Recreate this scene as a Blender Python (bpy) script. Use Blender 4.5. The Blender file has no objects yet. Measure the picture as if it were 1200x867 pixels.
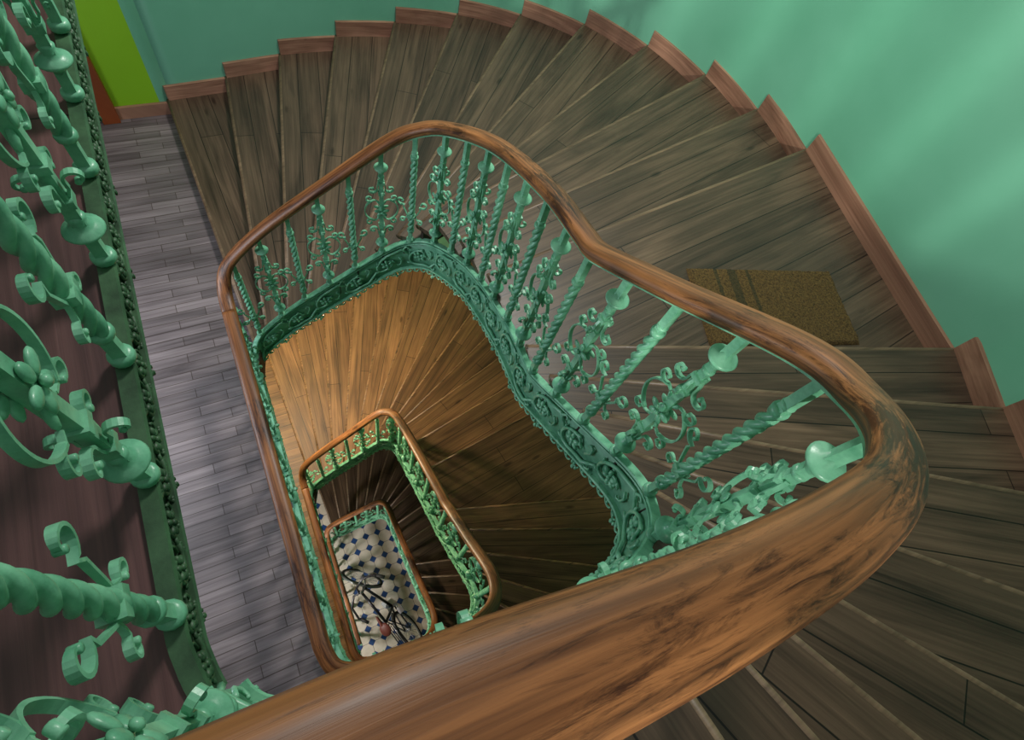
import bpy, math, random, bmesh
from mathutils import Vector, Matrix
random.seed(7)
sc = bpy.context.scene
sc.view_settings.view_transform = 'Standard'

# ------------------------------------------------------------------ levels
ZC = 11.10                     # camera height above the hall floor
FL = [3.04, 4.0, 2.89]         # storey heights from top
HR = [0.24]                    # depth of the landing handrails under the eye
for f in FL: HR.append(HR[-1] + f)
RAILH = 0.93                   # handrail above landing
NST = 21
XL = [-0.32, -0.30, -0.37, -0.40]
XF = [1.0, 0.84, 0.68]
YF = [1.0, .96, 0.88]

# ------------------------------------------------------------------ mesh builder
class MB:
    def __init__(s): s.v=[]; s.f=[]; s.uv=[]; s.mi=[]; s.sm=[]
    def add(s, verts, faces, uvs=None, mi=0, smooth=False):
        o=len(s.v); s.v.extend([tuple(p) for p in verts])
        for k,f in enumerate(faces):
            s.f.append([i+o for i in f]); s.mi.append(mi); s.sm.append(smooth)
            if uvs: s.uv.append(uvs[k])
            else: s.uv.append([(verts[i][0]+verts[i][2], verts[i][1]) for i in f])
    def build(s, name, mats, parent=None):
        me=bpy.data.meshes.new(name); me.from_pydata(s.v,[],s.f)
        ul=me.uv_layers.new(name='UVMap'); i=0
        flat=[]
        for u in s.uv:
            for c in u: flat.extend(c)
        ul.data.foreach_set('uv', flat)
        me.polygons.foreach_set('material_index', s.mi)
        me.polygons.foreach_set('use_smooth', s.sm)
        for m in mats: me.materials.append(m)
        me.update()
        ob=bpy.data.objects.new(name, me); sc.collection.objects.link(ob)
        if parent: ob.parent=parent
        return ob

def empty(name, loc=(0,0,0)):
    e=bpy.data.objects.new(name,None); e.location=loc; sc.collection.objects.link(e); e.empty_display_size=.1
    return e

def frames(pts):
    out=[]
    n=len(pts)
    prev=None
    for i in range(n):
        a=pts[max(0,i-1)]; b=pts[min(n-1,i+1)]
        t=(b-a)
        if t.length<1e-9: t=Vector((0,0,1))
        t.normalize()
        if prev is None:
            r=Vector((0,0,1)) if abs(t.z)<.9 else Vector((0,1,0))
            nn=t.cross(r).normalized()
        else:
            nn=prev-t*prev.dot(t)
            if nn.length<1e-6: nn=t.orthogonal()
            nn.normalize()
        prev=nn
        out.append((t,nn,t.cross(nn)))
    return out

def tube(mb, pts, rad, seg=6, mi=0, cap=True, flat=1.0):
    pts=[Vector(p) for p in pts]
    if not hasattr(rad,'__len__'): rad=[rad]*len(pts)
    fr=frames(pts); vs=[]; fs=[]; n=len(pts)
    for p,(t,a,b),r in zip(pts,fr,rad):
        for k in range(seg):
            an=2*math.pi*k/seg
            vs.append(p+a*math.cos(an)*r+b*math.sin(an)*r*flat)
    for i in range(n-1):
        for k in range(seg):
            k2=(k+1)%seg
            fs.append((i*seg+k,i*seg+k2,(i+1)*seg+k2,(i+1)*seg+k))
    if cap:
        fs.append(tuple(range(seg-1,-1,-1))); fs.append(tuple((n-1)*seg+k for k in range(seg)))
    mb.add(vs,fs,mi=mi,smooth=True)

def strap(mb, pts, w, t, yax, mi=0):
    """flat forged strap: pts, width w along yax, thickness t in the curve plane"""
    pts=[Vector(p) for p in pts]; yax=Vector(yax); n=len(pts)
    if not hasattr(w,'__len__'): w=[w]*n
    vs=[];fs=[]
    for i,p in enumerate(pts):
        a=pts[max(0,i-1)];b=pts[min(n-1,i+1)]; tt=(b-a).normalized(); nn=tt.cross(yax).normalized()
        for sy,sn in ((-1,-1),(1,-1),(1,1),(-1,1)):
            vs.append(p+yax*(sy*w[i]/2)+nn*(sn*t/2))
    for i in range(n-1):
        for k in range(4):
            k2=(k+1)%4; fs.append((i*4+k,i*4+k2,(i+1)*4+k2,(i+1)*4+k))
    fs.append((3,2,1,0)); o=(n-1)*4; fs.append((o,o+1,o+2,o+3))
    mb.add(vs,fs,mi=mi,smooth=False)

def lathe(mb, prof, c=(0,0,0), seg=12, mi=0, M=None):
    vs=[];fs=[]
    for r,z in prof:
        for k in range(seg):
            an=2*math.pi*k/seg
            p=Vector((c[0]+r*math.cos(an),c[1]+r*math.sin(an),c[2]+z))
            vs.append(M@p if M else p)
    n=len(prof)
    for i in range(n-1):
        for k in range(seg):
            k2=(k+1)%seg
            fs.append((i*seg+k,i*seg+k2,(i+1)*seg+k2,(i+1)*seg+k))
    fs.append(tuple(range(seg-1,-1,-1))); fs.append(tuple((n-1)*seg+k for k in range(seg)))
    mb.add(vs,fs,mi=mi,smooth=True)

def ball(mb, c, r, ex=(1,0,0), ey=(0,1,0), ez=(0,0,1), sc3=(1,1,1), seg=8, rings=5, mi=0):
    c=Vector(c);ex=Vector(ex);ey=Vector(ey);ez=Vector(ez)
    vs=[c+ez*(-r*sc3[2])]
    for i in range(1,rings):
        ph=-math.pi/2+math.pi*i/rings
        for k in range(seg):
            an=2*math.pi*k/seg
            vs.append(c+ex*(r*sc3[0]*math.cos(ph)*math.cos(an))+ey*(r*sc3[1]*math.cos(ph)*math.sin(an))+ez*(r*sc3[2]*math.sin(ph)))
    vs.append(c+ez*(r*sc3[2]))
    fs=[]
    for k in range(seg):
        fs.append((0,1+(k+1)%seg,1+k))
    for i in range(rings-2):
        for k in range(seg):
            a=1+i*seg
            fs.append((a+k,a+(k+1)%seg,a+seg+(k+1)%seg,a+seg+k))
    L=len(vs)-1;a=1+(rings-2)*seg
    for k in range(seg): fs.append((L,a+k,a+(k+1)%seg))
    mb.add(vs,fs,mi=mi,smooth=True)

def box(mb, lo, hi, mi=0, M=None):
    x0,y0,z0=lo;x1,y1,z1=hi
    vs=[Vector(p) for p in [(x0,y0,z0),(x1,y0,z0),(x1,y1,z0),(x0,y1,z0),(x0,y0,z1),(x1,y0,z1),(x1,y1,z1),(x0,y1,z1)]]
    if M: vs=[M@p for p in vs]
    mb.add(vs,[(0,3,2,1),(4,5,6,7),(0,1,5,4),(1,2,6,5),(2,3,7,6),(3,0,4,7)],mi=mi)

# ------------------------------------------------------------------ materials
def newmat(name):
    m=bpy.data.materials.new(name); m.use_nodes=True
    nt=m.node_tree; b=nt.nodes['Principled BSDF']
    return m,nt,b
def srgb(r,g,b):
    f=lambda c: (c/255/12.92) if c/255<=.04045 else ((c/255+.055)/1.055)**2.4
    return (f(r),f(g),f(b),1)
def ramp(nt, fac, stops):
    n=nt.nodes.new('ShaderNodeValToRGB'); nt.links.new(fac,n.inputs[0])
    e=n.color_ramp.elements
    while len(e)<len(stops): e.new(.5)
    for el,(p,c) in zip(e,stops): el.position=p; el.color=c
    return n.outputs[0]
def noise(nt, vec, scale, detail=5, rough=.6, dist=0):
    n=nt.nodes.new('ShaderNodeTexNoise'); n.inputs['Scale'].default_value=scale
    n.inputs['Detail'].default_value=detail; n.inputs['Roughness'].default_value=rough
    n.inputs['Distortion'].default_value=dist
    if vec is not None: nt.links.new(vec,n.inputs['Vector'])
    return n.outputs['Fac']
def mapping(nt, vec, scale=(1,1,1), rot=(0,0,0)):
    n=nt.nodes.new('ShaderNodeMapping'); n.inputs['Scale'].default_value=scale; n.inputs['Rotation'].default_value=rot
    nt.links.new(vec,n.inputs['Vector']); return n.outputs[0]
def mixc(nt, mode, fac, a, b):
    n=nt.nodes.new('ShaderNodeMix'); n.data_type='RGBA'; n.blend_type=mode
    if hasattr(fac,'links'): nt.links.new(fac,n.inputs[0])
    else: n.inputs[0].default_value=fac
    for v,i in ((a,6),(b,7)):
        if hasattr(v,'links'): nt.links.new(v,n.inputs[i])
        else: n.inputs[i].default_value=v
    return n.outputs[2]
def bump(nt,b,h,strength=.3,dist=.01):
    n=nt.nodes.new('ShaderNodeBump'); n.inputs['Strength'].default_value=strength; n.inputs['Distance'].default_value=dist
    nt.links.new(h,n.inputs['Height']); nt.links.new(n.outputs[0],b.inputs['Normal'])

def wood(name, dark, light, rough=.45, plank=.17, plen=2.5, var=.5, seam=True, knots=True, gs=1.0, coat=0, swap=False, island=0, wear=False, mort=.10, bands=(.32,.68), wave=.3):
    m,nt,b=newmat(name)
    tc=nt.nodes.new('ShaderNodeTexCoord').outputs['UV']
    if swap: tc=mapping(nt,tc,rot=(0,0,math.pi/2))
    g1=noise(nt,mapping(nt,tc,(1.6*gs,75*gs,1)),1,6,.62,.4)
    g2=noise(nt,mapping(nt,tc,(.7*gs,7*gs,1)),1,4,.55,1.2)
    f=nt.nodes.new('ShaderNodeMath'); f.operation='MULTIPLY_ADD'; nt.links.new(g1,f.inputs[0]); f.inputs[1].default_value=.4
    m2=nt.nodes.new('ShaderNodeMath'); m2.operation='MULTIPLY'; nt.links.new(g2,m2.inputs[0]); m2.inputs[1].default_value=.6
    nt.links.new(m2.outputs[0],f.inputs[2])
    col=ramp(nt,f.outputs[0],[(bands[0],dark),(bands[1],light)])
    wv=nt.nodes.new('ShaderNodeTexWave'); wv.bands_direction='Y'; wv.inputs['Scale'].default_value=1.0
    wv.inputs['Distortion'].default_value=9; wv.inputs['Detail'].default_value=2.5; wv.inputs['Detail Scale'].default_value=.55
    nt.links.new(mapping(nt,tc,(.9*gs,6*gs,1)),wv.inputs['Vector'])
    col=mixc(nt,'MULTIPLY',wave,col,ramp(nt,wv.outputs['Fac'],[(.0,(.5,.45,.42,1)),(.35,(1,1,1,1))]))
    if seam:
        br=nt.nodes.new('ShaderNodeTexBrick'); nt.links.new(tc,br.inputs['Vector'])
        br.inputs['Scale'].default_value=1; br.inputs['Brick Width'].default_value=plen; br.inputs['Row Height'].default_value=plank
        br.inputs['Mortar Size'].default_value=.0035; br.inputs['Mortar Smooth'].default_value=.3; br.inputs['Bias'].default_value=0
        br.inputs['Color1'].default_value=(1-var,1-var,1-var,1); br.inputs['Color2'].default_value=(1+var*.5,1+var*.5,1+var*.5,1)
        br.inputs['Mortar'].default_value=(mort,mort*.9,mort*.8,1); br.offset=.37
        col=mixc(nt,'MULTIPLY',1,col,br.outputs['Color'])
    if knots:
        vo=nt.nodes.new('ShaderNodeTexVoronoi'); vo.inputs['Scale'].default_value=1
        nt.links.new(mapping(nt,tc,(1.5,5.0,1)),vo.inputs['Vector'])
        k=ramp(nt,vo.outputs['Distance'],[(.05,(.25,.21,.19,1)),(.11,(1,1,1,1))])
        col=mixc(nt,'MULTIPLY',.8,col,k)
    big=ramp(nt,noise(nt,tc,1.3,3,.5),[(.3,(.78,.78,.78,1)),(.7,(1.14,1.14,1.14,1))])
    col=mixc(nt,'MULTIPLY',1,col,big)
    if island:
        g=nt.nodes.new('ShaderNodeNewGeometry')
        col=mixc(nt,'MULTIPLY',1,col,ramp(nt,g.outputs['Random Per Island'],[(0,(1-island,)*3+(1,)),(1,(1+island*.8,)*3+(1,))]))
    if wear:
        wn=noise(nt,mapping(nt,tc,(7,60,1)),1,6,.8,1.0)
        wm=noise(nt,mapping(nt,tc,(1.3,3,1)),1.5,2,.5)
        a=nt.nodes.new('ShaderNodeMath'); a.operation='MULTIPLY'; nt.links.new(wn,a.inputs[0]); nt.links.new(wm,a.inputs[1])
        col=mixc(nt,'MULTIPLY',1,col,ramp(nt,a.outputs[0],[(.25,(1,1,1,1)),(.33,(.2,.14,.11,1))]))
    nt.links.new(col,b.inputs['Base Color'])
    rr=nt.nodes.new('ShaderNodeMapRange'); nt.links.new(g1,rr.inputs[0]); rr.inputs[3].default_value=rough-.1; rr.inputs[4].default_value=rough+.15
    nt.links.new(rr.outputs[0],b.inputs['Roughness'])
    b.inputs['Coat Weight'].default_value=coat; b.inputs['Coat Roughness'].default_value=.25
    bump(nt,b,g1,.25,.003)
    return m

def plaster(name,c1,c2):
    m,nt,b=newmat(name)
    tc=nt.nodes.new('ShaderNodeTexCoord').outputs['Object']
    n=noise(nt,tc,.9,5,.55); col=ramp(nt,n,[(.25,c1),(.75,c2)])
    nt.links.new(col,b.inputs['Base Color']); b.inputs['Roughness'].default_value=.45
    bump(nt,b,noise(nt,tc,60,3,.6),.15,.004)
    return m

def paint(name,c1,c2,rough=.35,coat=.1):
    m,nt,b=newmat(name)
    tc=nt.nodes.new('ShaderNodeTexCoord').outputs['Object']
    n=noise(nt,tc,11,5,.62); col=ramp(nt,n,[(.35,c1),(.65,c2)])
    nt.links.new(col,b.inputs['Base Color']); b.inputs['Roughness'].default_value=rough
    b.inputs['Coat Weight'].default_value=coat; b.inputs['Coat Roughness'].default_value=.2
    bump(nt,b,noise(nt,tc,60,4,.65),.28,.003)
    return m
def plain(name,c,rough=.5,metal=0):
    m,nt,b=newmat(name); tc=nt.nodes.new('ShaderNodeTexCoord').outputs['Object']
    n=noise(nt,tc,30,3,.5)
    nt.links.new(ramp(nt,n,[(.2,tuple(x*.8 for x in c[:3])+(1,)),(.8,c)]),b.inputs['Base Color'])
    b.inputs['Roughness'].default_value=rough; b.inputs['Metallic'].default_value=metal
    return m

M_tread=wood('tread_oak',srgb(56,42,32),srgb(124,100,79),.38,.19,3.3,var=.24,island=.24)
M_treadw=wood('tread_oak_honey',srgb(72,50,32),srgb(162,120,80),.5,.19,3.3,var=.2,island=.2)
M_nose=wood('nosing_oak',srgb(88,69,52),srgb(152,125,98),.42,seam=False,knots=False)
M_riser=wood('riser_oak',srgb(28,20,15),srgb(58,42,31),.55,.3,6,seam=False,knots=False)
M_parq=wood('landing_parquet',srgb(92,82,84),srgb(156,143,144),.4,.078,.55,var=.3,knots=False,mort=.4)
M_dark=wood('landing_dark_planks',srgb(60,38,40),srgb(108,74,72),.5,.3,4,var=.25,knots=False,swap=True)
M_rail=wood('handrail_varnished',srgb(80,42,20),srgb(184,120,70),.45,seam=False,knots=False,gs=1.7,coat=.06,wear=True,bands=(.38,.64),wave=.5)
M_skirt=wood('skirting_wood',srgb(122,80,62),srgb(192,142,116),.5,.2,3,seam=False,knots=True)
M_door=wood('door_wood',srgb(120,52,20),srgb(170,86,40),.4,seam=False,knots=False)
M_wall=plaster('wall_green_plaster',srgb(96,164,132),srgb(116,182,152))
M_lime=plaster('wall_lime_plaster',srgb(128,180,20),srgb(142,196,28))
M_iron=paint('iron_green_paint',srgb(92,162,128),srgb(144,210,174),.36)
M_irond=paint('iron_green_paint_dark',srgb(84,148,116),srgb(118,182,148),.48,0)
M_irono=paint('iron_green_paint_olive',srgb(40,66,44),srgb(66,102,70),.5,0)  # darker olive green, used on the top landing's stringer and slab edge
# ------------------------------------------------------------------ rail path
CP=[(-.30,.15,.24),(-.27,.03,.25),(-.17,-.03,.28),(.01,-.045,.34),(.24,-.07,.42),(.45,-.08,.50),(.66,-.075,.61),(.82,-.03,.71),(.92,.05,.80),
    (.965,.19,.89),(.98,.5,1.13),(.985,.79,1.34),(.99,.87,1.39),(1.005,.95,1.42),(1.05,1.28,1.54),(1.08,1.76,1.77),(1.03,2.16,2.02),
    (.93,2.30,2.13),(.78,2.36,2.24),(.42,2.41,2.53),(.10,2.445,2.79),(-.12,2.455,2.99),(-.24,2.44,3.13),(-.29,2.36,3.24),(-.30,2.22,3.28)]
def flight_cp(k):
    out=[]
    for x,y,h in CP:
        xr=x
        if k>0:
            if x>.9 and y>.3: xr={.5:.96,.79:.955,.87:.95,.95:.95,1.28:.94,1.76:.93,2.16:.92,2.30:.85}.get(y,x)
            elif x==.78: xr=.72
        xx = xr*XF[k] if x>0 else (x*XL[k+1]/-.30 if y>1 else x*XL[k]/-.30)
        yy = y*YF[k] if y>1 else y
        hh = HR[k]+(h-.24)*FL[k]/3.04
        out.append(Vector((xx,yy,ZC-hh)))
    return out
def catmull(P,n=14):
    out=[]
    for i in range(len(P)-1):
        p0=P[max(i-1,0)];p1=P[i];p2=P[i+1];p3=P[min(i+2,len(P)-1)]
        for j in range(n):
            t=j/n
            out.append(.5*((2*p1)+(-p0+p2)*t+(2*p0-5*p1+4*p2-p3)*t*t+(-p0+3*p1-3*p2+p3)*t**3))
    out.append(P[-1].copy()); return out
def resample(P,step):
    L=[0]
    for a,b in zip(P,P[1:]): L.append(L[-1]+(b-a).xy.length)
    n=max(2,int(round(L[-1]/step))); out=[];j=0
    for i in range(n+1):
        s=L[-1]*i/n
        while j<len(P)-2 and L[j+1]<s: j+=1
        d=L[j+1]-L[j]; t=(s-L[j])/d if d>1e-9 else 0
        out.append(P[j].lerp(P[j+1],min(max(t,0),1)))
    return out
def at(P,L,s):
    s=min(max(s,0),L[-1]); lo=0; hi=len(L)-1
    while hi-lo>1:
        m=(lo+hi)//2
        if L[m]<=s: lo=m
        else: hi=m
    t=(s-L[lo])/(L[hi]-L[lo]) if L[hi]>L[lo] else 0
    p=P[lo].lerp(P[hi],t); d=(P[min(hi+2,len(P)-1)]-P[max(lo-2,0)])
    return p,d

def sweep(mb,P,prof,mi=0,smooth=True,vertical=False):
    """prof: closed list of (n,v); n sideways (to the left of travel = well side), v up"""
    m=len(prof); vs=[];u=[0]
    per=[0]
    for i in range(m): 
        a=prof[i];b=prof[(i+1)%m]; per.append(per[-1]+math.hypot(a[0]-b[0],a[1]-b[1]))
    for i,p in enumerate(P):
        a=P[max(0,i-1)];b=P[min(len(P)-1,i+1)]
        t=(b-a).normalized()
        side=Vector((-t.y,t.x,0)).normalized()
        up=Vector((0,0,1)) if vertical else t.cross(side)*1.0
        if up.z<0: up=-up
        if i: u.append(u[-1]+(p-P[i-1]).length)
        for n,v in prof: vs.append(p+side*n+up*v)
    fs=[];uv=[]
    for i in range(len(P)-1):
        for k in range(m):
            k2=(k+1)%m
            fs.append((i*m+k,i*m+k2,(i+1)*m+k2,(i+1)*m+k))
            uv.append([(u[i],per[k]),(u[i],per[k+1]),(u[i+1],per[k+1]),(u[i+1],per[k])])
    fs.append(tuple(range(m-1,-1,-1))); uv.append([(0,0)]*m)
    fs.append(tuple((len(P)-1)*m+k for k in range(m))); uv.append([(0,0)]*m)
    mb.add(vs,fs,uv,mi,smooth)

# ------------------------------------------------------------------ balusters
BL=.90
def spiral(c,r0,r1,a0,a1,n=16):
    return [(c[0]+(r0+(r1-r0)*i/n)*math.cos(a0+(a1-a0)*i/n), c[1]+(r0+(r1-r0)*i/n)*math.sin(a0+(a1-a0)*i/n)) for i in range(n+1)]
def bar(mb,z0,z1,hw,turns=0,lobed=False):
    if lobed:
        n=int(abs(turns)*26); m=24; vs=[];fs=[]
        for i in range(n+1):
            z=z0+(z1-z0)*i/n; an=2*math.pi*turns*i/n
            for k in range(m):
                a=2*math.pi*k/m
                c=abs(math.cos(1.5*a)); r=hw*(.70+.70*c**.8)
                vs.append((r*math.cos(a+an),r*math.sin(a+an),z))
        for i in range(n):
            for k in range(m):
                k2=(k+1)%m; fs.append((i*m+k,i*m+k2,(i+1)*m+k2,(i+1)*m+k))
        mb.add(vs,fs,smooth=True)
    else: box(mb,(-hw,-hw,z0),(hw,hw,z1))
def sxz(mb,pts,r,ang=0,y=0):
    c,s=math.cos(ang),math.sin(ang)
    n=len(pts)
    w=[r*2.9*(.65+.45*math.sin(math.pi*min(1,i/(n-1)*1.15))) for i in range(n)]
    strap(mb,[(x*c-y*s,x*s+y*c,z) for x,z in pts],w,r*1.25,(-s,c,0))
    x,z=pts[-1]
    M=Matrix.Translation((x*c,x*s,z))@Matrix.Rotation(ang,4,'Z')@Matrix.Rotation(math.pi/2,4,'X')
    h=r*1.6
    lathe(mb,[(r*1.0,-h),(r*1.35,-h*.8),(r*1.35,h*.8),(r*1.0,h)],(0,0,0),8,M=M)

def collar(mb,z,r=.026,h=.012):
    lathe(mb,[(r*.6,-h*1.4),(r*.95,-h),(r,-h*.4),(r,h*.4),(r*.95,h),(r*.6,h*1.4)],(0,0,z),14)

tw=MB()
bar(tw,0,.12,.0125); bar(tw,.11,.74,.0155,4.2,True); bar(tw,.73,BL,.0125)
collar(tw,.115,.024,.008); collar(tw,.735,.024,.008); collar(tw,.765,.019,.005); collar(tw,.02,.026,.010)
for sg in (1,-1):
    pts=[(sg*.016,.23),(sg*.034,.27),(sg*.054,.32)]+[(sg*x,z) for x,z in spiral((.068,.37),.034,.009,-2.2,-2.2+5.2)]
    sxz(tw,pts,.005)
    pts=[(sg*.016,.27),(sg*.032,.23)]+[(sg*x,z) for x,z in spiral((.054,.20),.024,.008,2.2,2.2-4.8,12)]
    sxz(tw,pts,.0045)
box(tw,(-.023,-.019,.238),(.023,.019,.262))
T=tw.build('baluster_twisted_src',[M_iron]); me_tw=T.data; bpy.data.objects.remove(T)

orn=MB()
bar(orn,0,BL,.0125)
collar(orn,.015,.026,.009)
lathe(orn,[(.013,-.04),(.019,-.034),(.015,-.02),(.028,-.010),(.039,-.003),(.041,.003),(.036,.008),(.019,.011),(.013,.03)],(0,0,.77),24)
lathe(orn,[(.013,-.034),(.020,-.022),(.037,-.009),(.041,-.004),(.039,.001),(.026,.008),(.016,.018),(.019,.034),(.013,.04)],(0,0,.11),24)
collar(orn,.70,.019,.006)
for zz in (.57,.28,.19,.655): box(orn,(-.019,-.019,zz-.009),(.019,.019,zz+.009))
ZM=.42
for ang in (0,math.pi/2):
  for sg in (1,-1):
    if ang==0:
        pts=[(sg*.014,.67),(sg*.022,.63)]+[(sg*x,z) for x,z in spiral((.054,.60),.031,.010,2.9,2.9+5.4)]
        sxz(orn,pts,.0053)
        pts=[(sg*.014,.18),(sg*.022,.215)]+[(sg*x,z) for x,z in spiral((.054,.24),.031,.010,-2.9,-2.9-5.4)]
        sxz(orn,pts,.0053)
        arc=[(sg*(.02+.082*math.sin(t)),ZM+.095*math.cos(t)) for t in [math.pi*(.12+.76*i/16) for i in range(17)]]
        strap(orn,[(x,0,z) for x,z in arc],.015,.006,(0,1,0))
        pts=[(sg*.03,ZM+.085)]+[(sg*x,z) for x,z in spiral((.072,ZM+.106),.030,.009,-2.6,-2.6+5.3,16)]
        sxz(orn,pts,.0048)
        pts=[(sg*.03,ZM-.085)]+[(sg*x,z) for x,z in spiral((.072,ZM-.106),.030,.009,2.6,2.6-5.3,16)]
        sxz(orn,pts,.0048)
    else:
        pts=[(sg*.01,.65),(sg*.022,.62)]+[(sg*x,z) for x,z in spiral((.042,.60),.022,.008,2.9,2.9+4.8,12)]
        sxz(orn,pts,.0046,ang)
        pts=[(sg*.01,.19),(sg*.022,.22)]+[(sg*x,z) for x,z in spiral((.042,.24),.022,.008,-2.9,-2.9-4.8,12)]
        sxz(orn,pts,.0046,ang)
for sy in (1,-1):
    ball(orn,(0,sy*.027,ZM),.009,sc3=(1,.8,1))
    for k in range(5):
        a=k*2*math.pi/5+.3
        ca,sa=math.cos(a),math.sin(a)
        ball(orn,(.028*ca,sy*.018,ZM+.028*sa),.021,(ca,0,sa),(0,1,0),(-sa,0,ca),(1.0,.32,.60),seg=10,rings=8)
for sg in (1,-1):
    for k in (-1,1):
        ball(orn,(k*.018,0,ZM+sg*.066),.02,(k*.5,0,sg*.86),(0,1,0),(.86,0,-k*sg*.5),(1.2,.4,.4),seg=8,rings=6)
T=orn.build('baluster_ornate_src',[M_iron]); me_or=T.data; bpy.data.objects.remove(T)

# ------------------------------------------------------------------ railings
def rr_prof(w,h,n=18,p=2.6):
    out=[]
    for i in range(n):
        a=2*math.pi*i/n
        c,s=math.cos(a),math.sin(a)
        x=w/2*math.copysign(abs(c)**(2/p),c); z=h/2*math.copysign(abs(s)**(2/p),s)
        if z<0: x*=.86
        out.append((x,z))
    return out
RAILPATH=[]
BT=-.925; BB0=-1.25     # stringer band top / bottom relative to handrail
def stringer(ir,P,BB,mA,mB_):
    L=[0]
    for a,b in zip(P,P[1:]): L.append(L[-1]+(b-a).xy.length)
    off=lambda dz:[p+Vector((0,0,dz)) for p in P]
    HB=(BT-BB)/2; hs=(BT-BB)/.325; e=min(1,hs*1.5)
    f0=len(ir.f)
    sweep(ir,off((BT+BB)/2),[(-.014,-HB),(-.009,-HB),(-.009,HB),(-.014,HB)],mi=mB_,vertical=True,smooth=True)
    f1=len(ir.f)
    sweep(ir,off(BT),[(-.02,-.008),(.012,-.008),(.016,0),(.012,.008),(-.02,.008)],vertical=True,smooth=False)
    sweep(ir,off(BT-.032*hs),[(-.012,-.006*e),(.006,-.006*e),(.009,0),(.006,.006*e),(-.012,.006*e)],vertical=True,smooth=False)
    sweep(ir,off(BB+.03*hs),[(-.014,-.009*e),(.009,-.009*e),(.013,0),(.009,.009*e),(-.014,.009*e)],vertical=True,smooth=False)
    tot=L[-1]
    nm=max(1,int(round(tot/(.23*hs)))); st=tot/nm; k0=st/.23
    def mp(s,v,n):
        p,d=at(P,L,s); t=Vector((d.x,d.y,0)).normalized(); side=Vector((-t.y,t.x,0))
        return p+side*n+Vector((0,0,v)), t, side
    mid=(BT-.032*hs+BB+.03*hs)/2
    z=Vector((0,0,1))
    def cast(path,r0,r1,n=.003,seg=6):
        q=[mp(s0+a*k0,mid+b*hs,n)[0] for a,b in path]
        tube(ir,q,[(r0+(r1-r0)*j/(len(q)-1))*e for j in range(len(q))],seg)
    for i in range(nm):
        s0=(i+.5)*st; fl=1 if i%2 else -1
        sp=[((.090-.0043*j)*math.cos(-2.0+.42*j), fl*(.100-.0048*j)*math.sin(-2.0+.42*j)) for j in range(18)]
        cast([(-.135,-.055*fl),(-.10,-.100*fl)]+sp,.0095,.0055)
        cast([(.075,.03*fl),(.10,.06*fl),(.118,.095*fl),(.10,.116*fl),(.08,.104*fl),(.086,.088*fl)],.0075,.0055)
        cast([(-.085,-.02*fl),(-.105,.02*fl),(-.10,.06*fl),(-.082,.07*fl),(-.075,.055*fl)],.0068,.0045)
        for j in (3,6,9,12):
            a,bb=sp[j]; c,t,side=mp(s0+a*1.22*k0,mid+bb*1.12*hs,.002)
            an=math.atan2(bb,a)
            e1=(t*math.cos(an+.7)+z*math.sin(an+.7)); e2=side.cross(e1)
            ball(ir,c,.016*e,e1,e2,side,(1.2,.45,.5),6,4)
        c,t,side=mp(s0,mid,.010)
        ball(ir,c,.012*e,t,z,side,(1,1,.8),8,5)
        for k in range(6):
            a=k*2*math.pi/6+.3
            e1=(t*math.cos(a)+z*math.sin(a)); e2=side.cross(e1)
            ball(ir,c+e1*.030*e-side*.004,.019*e,e1,e2,side,(1,.62,.6),7,5)
    ns=int(tot/.055)
    for i in range(ns):
        c,t,side=mp((i+.5)*tot/ns,BB+.012,.004)
        tube(ir,[c+t*(.026*math.cos(a))+Vector((0,0,.010-.034*e*math.sin(a))) for a in [math.pi*j/7 for j in range(8)]],.0052,5)
        ball(ir,c+side*.003+Vector((0,0,-.002)),.008*e,seg=6,rings=4)
    ns=int(tot/.28)
    for i in range(ns):
        c,t,side=mp((i+.5)*tot/ns,BB-.014*e,.008)
        for k,(a,zz,r) in enumerate([(0,-.014,.014),(-.016,.006,.011),(.016,.006,.011)]):
            ball(ir,c+t*a*e+Vector((0,0,zz*e)),r*e,t,Vector((0,0,1)),side,(.8,1.3,.6),6,4)
    for q in range(f1,len(ir.f)): ir.mi[q]=mA

def make_railing(idx,P,nland,name):
    par=empty(name)
    L=[0]
    for a,b in zip(P,P[1:]): L.append(L[-1]+(b-a).xy.length)
    tot=L[-1]
    hr=MB(); sweep(hr,P,rr_prof(.088,.062))
    hr.build('handrail',[M_rail],par)
    ir=MB()
    sweep(ir,[p+Vector((0,0,-.036)) for p in P],[(-.02,-.006),(.02,-.006),(.02,.006),(-.02,.006)],vertical=True,smooth=False)
    if idx==0:
        ic=min(range(len(P)),key=lambda q:abs(L[q]-nland))+10
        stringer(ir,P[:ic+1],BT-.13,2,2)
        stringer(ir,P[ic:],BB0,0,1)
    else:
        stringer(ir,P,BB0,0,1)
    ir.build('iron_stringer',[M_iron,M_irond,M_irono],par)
    s=.06; kind=0; n=0
    if idx==0: kind=0; s=.085
    while s<tot-.02:
        p,d=at(P,L,s)
        me=me_or if kind==0 else me_tw
        n+=1
        o=bpy.data.objects.new(('ornate_baluster_%d' if kind==0 else 'twisted_baluster_%d')%n,me); sc.collection.objects.link(o)
        o.parent=par; o.location=(p.x,p.y,p.z+BT+.005); o.rotation_euler=(0,0,math.atan2(d.y,d.x))
        kind=1-kind
        s+= (.265 if idx==0 else .245) if s<nland-.05 else .188
    return par

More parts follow.
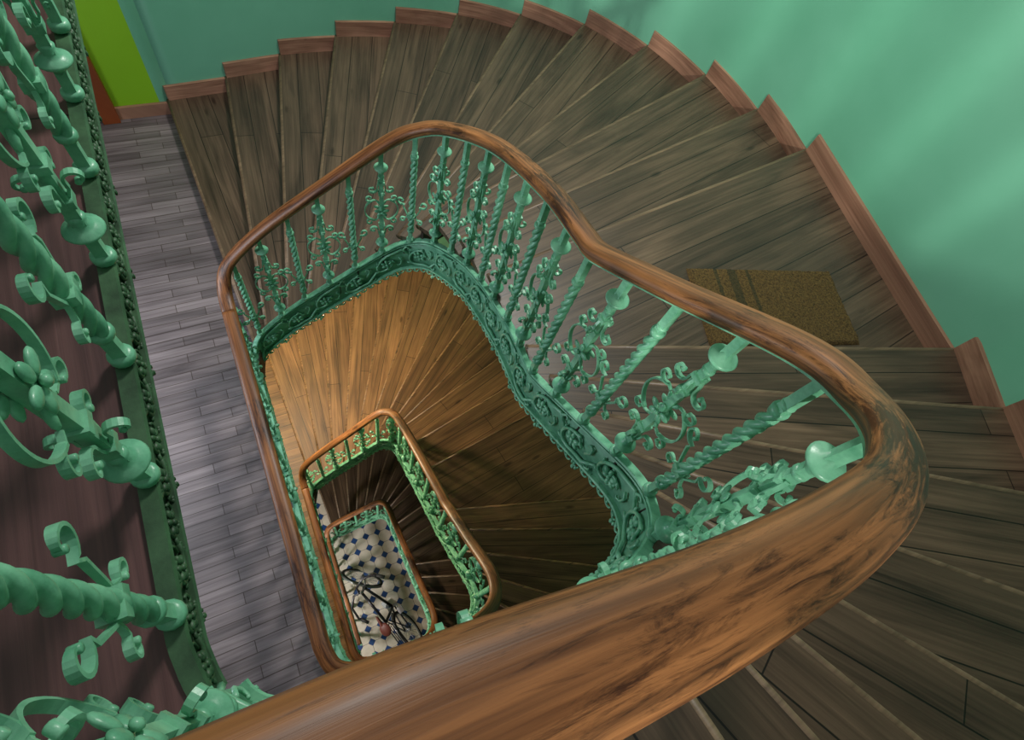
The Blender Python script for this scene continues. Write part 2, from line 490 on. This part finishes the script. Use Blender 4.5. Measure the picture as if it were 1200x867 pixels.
FPATH=[]
def railing_path(k):
    ylist=[2.22-(2.22-.15)*i/20 for i in range(20)]
    if k>0: ylist=[2.22*YF[k-1]-(2.22*YF[k-1]-.15)*i/20 for i in range(20)]
    if k==0: ylist=[3.2-.1*i for i in range(0,10)]+ylist
    land=[Vector((XL[k],y,ZC-HR[k])) for y in ylist]
    if k<3:
        fl=catmull(flight_cp(k)); FPATH.append(resample(fl,.02))
        P=land+fl
    else: P=land
    l=sum((b-a).xy.length for a,b in zip(land,land[1:]))
    return resample(P,.02),l
for k in range(4):
    P,l=railing_path(k); RAILPATH.append(P)
    make_railing(k,P,l,'stair_railing')

# ------------------------------------------------------------------ stairs
WALL=[(-.36,5.22),(.19,5.26),(.72,5.31),(1.27,5.30),(1.84,5.22),(2.42,5.05),(2.95,4.75),(3.40,4.32),(3.73,3.75),(3.90,3.12),(3.93,2.5),(3.86,1.9),
      (3.54,.14),(3.33,-.26),(3.1,-.75),(2.75,-1.25),(2.3,-1.7),(1.85,-2.0),(1.4,-2.22),(.9,-2.35),(.4,-2.4)]
INN=[(-.26,2.55),(-.1,2.54),(.08,2.53),(.25,2.52),(.42,2.5),(.58,2.5),(.75,2.48),(.9,2.42),(1.03,2.32),(1.1,2.2),(1.13,1.9),(1.12,1.5),
     (1.06,.97),(1.05,.74),(1.04,.5),(1.03,.27),(.99,.05),(.86,-.09),(.67,-.12),(.48,-.12),(.28,-.12)]
WS=4
WP=catmull([Vector((x,y,0)) for x,y in WALL],WS)
for q in range(11,16):
    for j in range(1,WS): WP[q*WS+j]=WP[q*WS].lerp(WP[(q+1)*WS],j/WS)
def snap(pt,P):
    best=min(range(len(P)),key=lambda i:(P[i].xy-Vector(pt)).length)
    t=(P[min(best+1,len(P)-1)]-P[max(best-1,0)]); side=Vector((-t.y,t.x,0)).normalized()
    return Vector((P[best].x,P[best].y,0))-side*.014
def make_flight(k):
    mb=MB(); ztop=ZC-HR[k]-RAILH; rise=FL[k]/NST; zl=ztop-FL[k]
    P=FPATH[k]
    inn=[snap((x*(XF[k] if x>0 else 1),y*(YF[k] if y>1 else 1)),P) for x,y in INN]
    sk=MB()
    for i in range(1,NST):
        z=zl+rise*i
        a=inn[i-1]; wpts=[WP[(i-1)*WS+j] for j in range(WS+1)]
        b=inn[i]
        w0=wpts[0].copy(); w4=wpts[-1]
        d=(w0-a).normalized(); nrm=Vector((-d.y,d.x,0))
        if nrm.dot((b+w4)/2-(a+w0)/2)>0: nrm=-nrm
        nose=.03
        poly=[a+nrm*nose, w0+nrm*nose]+wpts[1:]
        poly[-1]=w4
        poly.append(b)
        ia=min(range(len(P)),key=lambda q:(P[q].xy-a.xy).length); ib=min(range(len(P)),key=lambda q:(P[q].xy-b.xy).length)
        lo,hi=min(ia,ib),max(ia,ib)
        mids=[snap((P[q].x,P[q].y),P) for q in range(lo+2,hi-1,4)]
        if (mids and (mids[0]-b).length>(mids[-1]-b).length): mids=mids[::-1]
        poly+=mids
        th=.038
        n=len(poly)
        org=a; uo=random.uniform(0,20); vo=random.randint(0,40)*.19+.07
        def uvp(p):
            r=p-org; return (r.x*d.x+r.y*d.y+uo, -(r.x*nrm.x+r.y*nrm.y)+vo)
        top=[Vector((p.x,p.y,z)) for p in poly]; bot=[Vector((p.x,p.y,z-th)) for p in poly]
        vs=top+bot
        fs=[tuple(range(n)),tuple(range(2*n-1,n-1,-1))]
        uvs=[[uvp(p) for p in poly],[uvp(p) for p in poly[::-1]]]
        for j in range(n):
            j2=(j+1)%n; fs.append((j,j+n,j2+n,j2)); uvs.append([uvp(poly[j]),uvp(poly[j]),uvp(poly[j2]),uvp(poly[j2])])
        mb.add(vs,fs,uvs)
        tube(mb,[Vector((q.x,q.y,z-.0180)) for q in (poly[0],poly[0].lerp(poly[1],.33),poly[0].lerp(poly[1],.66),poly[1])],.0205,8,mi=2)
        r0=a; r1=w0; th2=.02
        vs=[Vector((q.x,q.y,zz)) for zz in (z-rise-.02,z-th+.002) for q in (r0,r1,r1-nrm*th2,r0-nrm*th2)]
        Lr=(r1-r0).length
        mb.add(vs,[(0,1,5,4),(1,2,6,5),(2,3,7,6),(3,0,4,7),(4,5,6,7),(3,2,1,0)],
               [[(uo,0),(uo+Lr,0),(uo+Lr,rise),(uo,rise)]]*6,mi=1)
        hh=.14
        cen=Vector((1.3,1.3,0))
        for j in range(WS):
            p,q=wpts[j],wpts[j+1]
            if j==0: p=p+(p-q).normalized()*.035
            pi=p+(cen-p).normalized()*.03; qi=q+(cen-q).normalized()*.03
            ps=[Vector((g.x,g.y,zz)) for zz in (z-.01,z+hh) for g in (p,pi,qi,q)]
            u0=uo+j*.3
            sk.add(ps,[(0,1,5,4),(1,2,6,5),(2,3,7,6),(4,5,6,7),(0,4,7,3)],[[(u0,0),(u0+.03,0),(u0+.03,.15),(u0,.15)],[(u0,0),(u0+.3,0),(u0+.3,.15),(u0,.15)],[(u0,0),(u0+.03,0),(u0+.03,.15),(u0,.15)],[(u0,0),(u0,.03),(u0+.3,.03),(u0+.3,0)],[(u0,0)]*4])
    i=NST; z=zl+rise*i; a=inn[i-1]; w0=WP[-1]
    vs=[Vector((q.x,q.y,zz)) for zz in (z-rise-.02,z-.04) for q in (a,w0,w0-Vector((.02,0,0)),a-Vector((.02,0,0)))]
    mb.add(vs,[(0,1,5,4),(1,2,6,5),(2,3,7,6),(3,0,4,7),(4,5,6,7)],mi=1)
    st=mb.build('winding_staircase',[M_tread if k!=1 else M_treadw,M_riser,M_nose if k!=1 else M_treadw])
    sk.build('skirting',[M_skirt],st)
    return inn
INNS=[make_flight(k) for k in range(3)]

# ------------------------------------------------------------------ landings
def landing(k):
    z=ZC-HR[k]-RAILH
    x=XL[k]-.012
    poly=[(-2.7,-2.4),(.4,-2.4)]
    poly+=[(INNS[k][-1].x-.02,INNS[k][-1].y-.01),(.0,-.065),(-.17,-.05),(-.25,-.02),(x+.012,.05),(x,.15)]
    if k>0: poly+=[(x,2.2*YF[k-1]),(INNS[k-1][0].x-.01,INNS[k-1][0].y+.005),(WALL[0][0],5.22)]
    else: poly+=[(x,5.22)]
    poly+=[(-2.7,5.22)]
    n=len(poly); th=.22 if k else .12
    vs=[Vector((a,b,z)) for a,b in poly]+[Vector((a,b,z-th)) for a,b in poly]
    fs=[tuple(range(n)),tuple(range(2*n-1,n-1,-1))]
    uv=[[(a,b) for a,b in poly],[(a,b) for a,b in poly[::-1]]]
    mb=MB(); mb.add(vs,fs,uv)
    sd=[]; 
    for j in range(n):
        j2=(j+1)%n; sd.append((j,j+n,j2+n,j2))
    mb.add(vs,sd,[[(a,b) for a,b in [(0,0)]*4]]*n,mi=1)
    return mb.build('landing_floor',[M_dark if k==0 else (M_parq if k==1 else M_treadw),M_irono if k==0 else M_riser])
for k in range(3): landing(k)

# ------------------------------------------------------------------ tiled hall floor
m,nt,b=newmat('octagon_tiles')
tc=nt.nodes.new('ShaderNodeTexCoord').outputs['Object']
sep=nt.nodes.new('ShaderNodeSeparateXYZ'); nt.links.new(mapping(nt,tc,(1/.22,1/.22,1),(0,0,0)),sep.inputs[0])
def mth(op,a,bv=None):
    n=nt.nodes.new('ShaderNodeMath'); n.operation=op
    for i,v in enumerate((a,bv)):
        if v is None: continue
        if hasattr(v,'links'): nt.links.new(v,n.inputs[i])
        else: n.inputs[i].default_value=v
    return n.outputs[0]
ax=mth('ABSOLUTE',mth('SUBTRACT',mth('FRACT',sep.outputs[0]),.5)); ay=mth('ABSOLUTE',mth('SUBTRACT',mth('FRACT',sep.outputs[1]),.5))
sm=mth('ADD',ax,ay); dia=mth('GREATER_THAN',sm,.71); edge=mth('GREATER_THAN',mth('MAXIMUM',ax,ay),.485)
g2=mth('GREATER_THAN',sm,.69)
cream=ramp(nt,noise(nt,tc,4,4,.6),[(.3,srgb(204,192,176)),(.7,srgb(236,226,212))])
c=mixc(nt,'MIX',edge,cream,srgb(130,112,98)); c=mixc(nt,'MIX',g2,c,srgb(130,112,98)); c=mixc(nt,'MIX',dia,c,srgb(30,70,128))
nt.links.new(c,b.inputs['Base Color']); b.inputs['Roughness'].default_value=.35
mb=MB(); box(mb,(-2.7,-2.4,-.1),(3.9,5.22,0)); mb.build('floor',[m])

# ------------------------------------------------------------------ walls
ZT=ZC+2.4
def wallmesh(name,pts,mis=None,mats=None):
    mb=MB(); n=len(pts)
    for i in range(n-1):
        p=Vector(pts[i][:2]);q=Vector(pts[i+1][:2])
        vs=[(p.x,p.y,0),(q.x,q.y,0),(q.x,q.y,ZT),(p.x,p.y,ZT)]
        mb.add(vs,[(0,1,2,3)],mi=(mis[i] if mis else 0),smooth=True)
    o=mb.build(name,mats or [M_wall])
    bm=bmesh.new(); bm.from_mesh(o.data); bmesh.ops.remove_doubles(bm,verts=bm.verts,dist=1e-4); bm.to_mesh(o.data); bm.free()
    sol=o.modifiers.new('thickness','SOLIDIFY'); sol.thickness=.12; sol.offset=-1
    return o
wallmesh('wall_east',[(p.x,p.y) for p in WP])
wallmesh('wall_north',[(-2.7,5.22),(-2.0,5.22),(-.86,5.22),(-.47,5.22),(-.36,5.22)],[0,1,1,0],mats=[M_wall,M_lime])
wallmesh('wall_west',[(-2.7,-2.4),(-2.7,5.22)])
wx0,wx1,wz0,wz1=-1.5,.3,ZC-.2,ZC+1.9  # unseen opening, added for the bars and the spot behind them
mb=MB()
box(mb,(-2.7,-2.52,0),(wx0,-2.4,ZT)); box(mb,(wx1,-2.52,0),(.4,-2.4,ZT)); box(mb,(wx0,-2.52,0),(wx1,-2.4,wz0)); box(mb,(wx0,-2.52,wz1),(wx1,-2.4,ZT))
mb.build('wall_south',[M_wall])
M_white=plain('grille_paint',(.7,.7,.66,1),.4)
mb=MB()
box(mb,(wx0,-2.50,wz0),(wx0+.06,-2.42,wz1)); box(mb,(wx1-.06,-2.50,wz0),(wx1,-2.42,wz1)); box(mb,(wx0+.06,-2.50,wz0),(wx1-.06,-2.42,wz0+.06)); box(mb,(wx0+.06,-2.50,wz1-.06),(wx1-.06,-2.42,wz1))
for i in range(1,9):
    x=wx0+(wx1-wx0)*i/9; box(mb,(x-.018,-2.475,wz0+.06),(x+.018,-2.445,wz1-.06))
mb.build('streak_grille_1',[M_white])

z1=ZC-HR[1]-RAILH
mb=MB(); box(mb,(-.84,5.19,z1),(-.36,5.218,z1+.12)); mb.build('baseboard_north',[M_skirt])
d=empty('door_1')
mb=MB()
box(mb,(-.98,5.15,z1),(-.84,5.218,z1+2.2)); box(mb,(-2.0,5.15,z1),(-1.86,5.218,z1+2.2)); box(mb,(-1.86,5.15,z1+2.06),(-.98,5.218,z1+2.2))
mb.build('door_casing',[M_door],d)
mb=MB(); box(mb,(-1.86,5.19,z1+.01),(-.98,5.215,z1+2.06))
for zz in (.15,1.1): 
    for xx in (-1.8,-1.38): box(mb,(xx,5.18,z1+zz),(xx+.34,5.195,z1+zz+.8))
lathe(mb,[(.01,0),(.01,.05),(.028,.055),(.028,.07),(.01,.075)],seg=10,M=Matrix.Translation((-1.05,5.19,z1+1.0))@Matrix.Rotation(math.pi/2,4,'X'))
mb.build('door_leaf',[M_door],d)

# ------------------------------------------------------------------ doormat
m,nt,b=newmat('coir_mat'); tc=nt.nodes.new('ShaderNodeTexCoord').outputs['Object']
n1=noise(nt,tc,90,4,.8); col=ramp(nt,n1,[(.35,srgb(56,43,22)),(.65,srgb(142,110,58))])
sep=nt.nodes.new('ShaderNodeSeparateXYZ'); nt.links.new(tc,sep.inputs[0])
s1=mth('LESS_THAN',mth('ABSOLUTE',mth('ADD',sep.outputs[0],.22)),.03)
s2=mth('LESS_THAN',mth('ABSOLUTE',mth('ADD',sep.outputs[0],.33)),.012)
s3=mth('LESS_THAN',mth('ABSOLUTE',mth('ADD',sep.outputs[0],.11)),.012)
fac=mth('MULTIPLY',mth('MAXIMUM',s1,mth('MAXIMUM',s2,s3)),.6)
nt.links.new(mixc(nt,'MIX',fac,col,srgb(40,52,34)),b.inputs['Base Color']); b.inputs['Roughness'].default_value=.95
bump(nt,b,n1,.9,.02)
mb=MB()
NX,NY=80,40
vs=[];fs=[]
for j in range(NY+1):
    for i in range(NX+1):
        e=min(i,NX-i,j,NY-j)
        vs.append(((i/NX-.5)*1.02,(j/NY-.5)*.54,(.0 if e==0 else .02+random.uniform(-.004,.004))))
for j in range(NY):
    for i in range(NX):
        a=j*(NX+1)+i; fs.append((a,a+1,a+NX+2,a+NX+1))
mb.add(vs,fs,smooth=True)
o=mb.build('doormat',[m]); ztr=ZC-HR[1]-RAILH+12*FL[0]/NST
o.location=(2.68,.84,ztr+.001); o.rotation_euler=(0,0,math.radians(-17))

# ------------------------------------------------------------------ bicycle
B=empty('bicycle')
M_tire=plain('tire_rubber',(.015,.015,.015,1),.7); M_fr=plain('frame_paint',(.02,.02,.025,1),.3,.3); M_chr=plain('chrome',(.35,.35,.36,1),.35,.6); M_sad=plain('saddle_leather',(.14,.03,.02,1),.5)
def wheel(cx,name,Mx=Matrix.Identity(4)):
    R=.34; w=MB()
    c=Vector((cx,0,R))
    ring=lambda r,y=0,n=40:[Mx@(c+Vector((r*math.cos(2*math.pi*i/n),y,r*math.sin(2*math.pi*i/n)))) for i in range(n+1)]
    tube(w,ring(R-.018),.022,8,0,False); tube(w,ring(R-.042),.011,6,1,False)
    for i in range(20):
        a=2*math.pi*i/20; tube(w,[Mx@(c+Vector((0,(-1)**i*.02,0))),Mx@(c+Vector(((R-.05)*math.cos(a),0,(R-.05)*math.sin(a))))],.0022,4,1)
    tube(w,[Mx@(c+Vector((0,-.05,0))),Mx@(c+Vector((0,.05,0)))],.022,8,1)
    tube(w,[Mx@(c+Vector(((R+.02)*math.cos(t),0,(R+.02)*math.sin(t)))) for t in [math.pi*(.1+.85*i/16) for i in range(17)]],.018,6,1,True)
    return w.build(name,[M_tire,M_chr,M_fr],B)
wheel(0,'rear_wheel')
head=Vector((.93,0,.62)); 
St=Matrix.Translation(head)@Matrix.Rotation(math.radians(30),4,'Z')@Matrix.Translation(-head)
wheel(1.12,'front_wheel',St)
fr=MB()
bb=(.43,0,.29); st_=(.30,0,.80); hd=(.86,0,.86); hl=(.92,0,.70)
for a,b_ in ((bb,st_),(st_,hd),(bb,hl),(hd,hl)): tube(fr,[a,b_],.022,8)
for sy in (.05,-.05):
    tube(fr,[(0,sy,.34),(.43,sy*.6,.29)],.012,6); tube(fr,[(0,sy,.34),(.31,sy*.3,.74)],.01,6)
tube(fr,[st_,(.27,0,.93)],.013,8)
tube(fr,[(-.32,0,.72),(-.3,.06,.74),(.2,.06,.74),(.26,0,.74),(.2,-.06,.74),(-.3,-.06,.74),(-.32,0,.72)],.009,6)
for yy in (-.03,0,.03): tube(fr,[(-.3,yy,.74),(.22,yy,.74)],.006,5)
fr.build('frame',[M_fr],B)
fk=MB()
for sy in (.05,-.05): tube(fk,[St@Vector(p) for p in ((1.12,sy,.34),(1.02,sy,.5),(.93,sy*.8,.68))],.014,6)
tube(fk,[St@Vector(p) for p in ((.92,0,.68),(.85,0,.90),(.84,0,1.02))],.016,8)
fk.build('fork_and_stem',[M_chr],B)
fk=MB()
tube(fk,[St@Vector(p) for p in ((.60,.34,.99),(.74,.33,1.02),(.88,.22,1.05),(.92,.06,1.03),(.86,0,1.02),(.92,-.06,1.03),(.88,-.22,1.05),(.74,-.33,1.02),(.60,-.34,.99))],.018,8)
fk.build('handlebar',[M_fr],B)
g=MB()
for sy in (1,-1): tube(g,[St@Vector((.58,sy*.342,.987)),St@Vector((.70,sy*.334,1.01))],.026,8)
g.build('handlebar_grips',[M_tire],B)
s=MB(); ball(s,(.22,0,.95),.105,sc3=(1.0,.8,.3),seg=14,rings=8); ball(s,(.34,0,.95),.1,sc3=(1.2,.25,.3),seg=12,rings=8); s.build('saddle',[M_sad],B)
cr=MB(); tube(cr,[(.43+.09*math.cos(t),.05,.29+.09*math.sin(t)) for t in [2*math.pi*i/24 for i in range(25)]],.008,6,0,False)
tube(cr,[(.43,-.07,.29),(.43,.07,.29)],.02,8); tube(cr,[(.43,.08,.29),(.55,.08,.18)],.01,6); tube(cr,[(.43,-.08,.29),(.31,-.08,.40)],.01,6)
box(cr,(.50,.08,.165),(.60,.17,.19)); box(cr,(.26,-.17,.39),(.36,-.08,.415)); cr.build('crank_and_pedals',[M_chr],B)
B.location=(.56,.20,.0); B.scale=(1.1,1.1,1.1)
B.rotation_euler=(math.radians(-26),0,math.radians(108))

# ------------------------------------------------------------------ lights
def area(name,loc,target,size,power,col,sy=None,spread=180):
    l=bpy.data.lights.new(name,'AREA'); l.energy=power; l.size=size; l.color=col; l.spread=math.radians(spread)
    if sy: l.shape='RECTANGLE'; l.size_y=sy
    o=bpy.data.objects.new(name,l); sc.collection.objects.link(o); o.location=loc
    o.rotation_euler=(Vector(target)-Vector(loc)).to_track_quat('-Z','Y').to_euler(); return o
def point(name,loc,power,col,r=.15):
    l=bpy.data.lights.new(name,'POINT'); l.energy=power; l.color=col; l.shadow_soft_size=r
    o=bpy.data.objects.new(name,l); sc.collection.objects.link(o); o.location=loc; return o
def spot(name,loc,target,power,col,ang,r,blend=.5):
    l=bpy.data.lights.new(name,'SPOT'); l.energy=power; l.color=col; l.spot_size=math.radians(ang); l.spot_blend=blend; l.shadow_soft_size=r
    o=bpy.data.objects.new(name,l); sc.collection.objects.link(o); o.location=loc
    o.rotation_euler=(Vector(target)-Vector(loc)).to_track_quat('-Z','Y').to_euler(); return o
area('overhead_fill',(2.2,3.2,ZC+2.0),(.4,2.2,ZC-3),.7,100,(1,.98,.93),spread=135)  # added fill from above, set to shade the tread edges
spot('streak_spot',(-2.4,-4.6,ZC+1.3),(3.7,2.6,ZC-.25),3000,(.96,1,.9),42,.09,.9)  # added spot outside the bars, throws streaks on the east wall
area('window_light_landing',(-2.5,2.2,z1+1.5),(0,1.8,z1),1.4,85,(.82,.88,1.0),2.2)
z2=ZC-HR[2]-RAILH
point('hall_lamp_warm',(-.9,3.9,z2+2.9),480,(1,.78,.55))
point('ground_fill',(-1.6,1.0,2.2),160,(1,.97,.94))  # added fill under the lowest landing, brightens the tiled floor
w=bpy.data.worlds.new('world'); sc.world=w; w.use_nodes=True
w.node_tree.nodes['Background'].inputs[0].default_value=(.95,.98,1,1); w.node_tree.nodes['Background'].inputs[1].default_value=.35

# ------------------------------------------------------------------ camera
F=650.0; N=(455-600,760-433)
dn=Vector((N[0],N[1],F)).normalized()
Y=Vector((-614,-1536,650)); Y=(Y-dn*Y.dot(dn)).normalized(); Z=-dn; X=Y.cross(Z)
Y2=(Y-X*.06).normalized(); X2=Y2.cross(Z); X,Y=X2,Y2
right=Vector((X[0],Y[0],Z[0])); up=-Vector((X[1],Y[1],Z[1])); fwd=Vector((X[2],Y[2],Z[2]))
R=Matrix((right,up,-fwd)).transposed().to_4x4()
cam=bpy.data.cameras.new('camera'); co=bpy.data.objects.new('camera',cam); sc.collection.objects.link(co)
co.matrix_world=Matrix.Translation((0,0,ZC))@R
cam.lens=F/1200*36; cam.sensor_width=36; cam.clip_start=.02; cam.clip_end=60
sc.camera=co
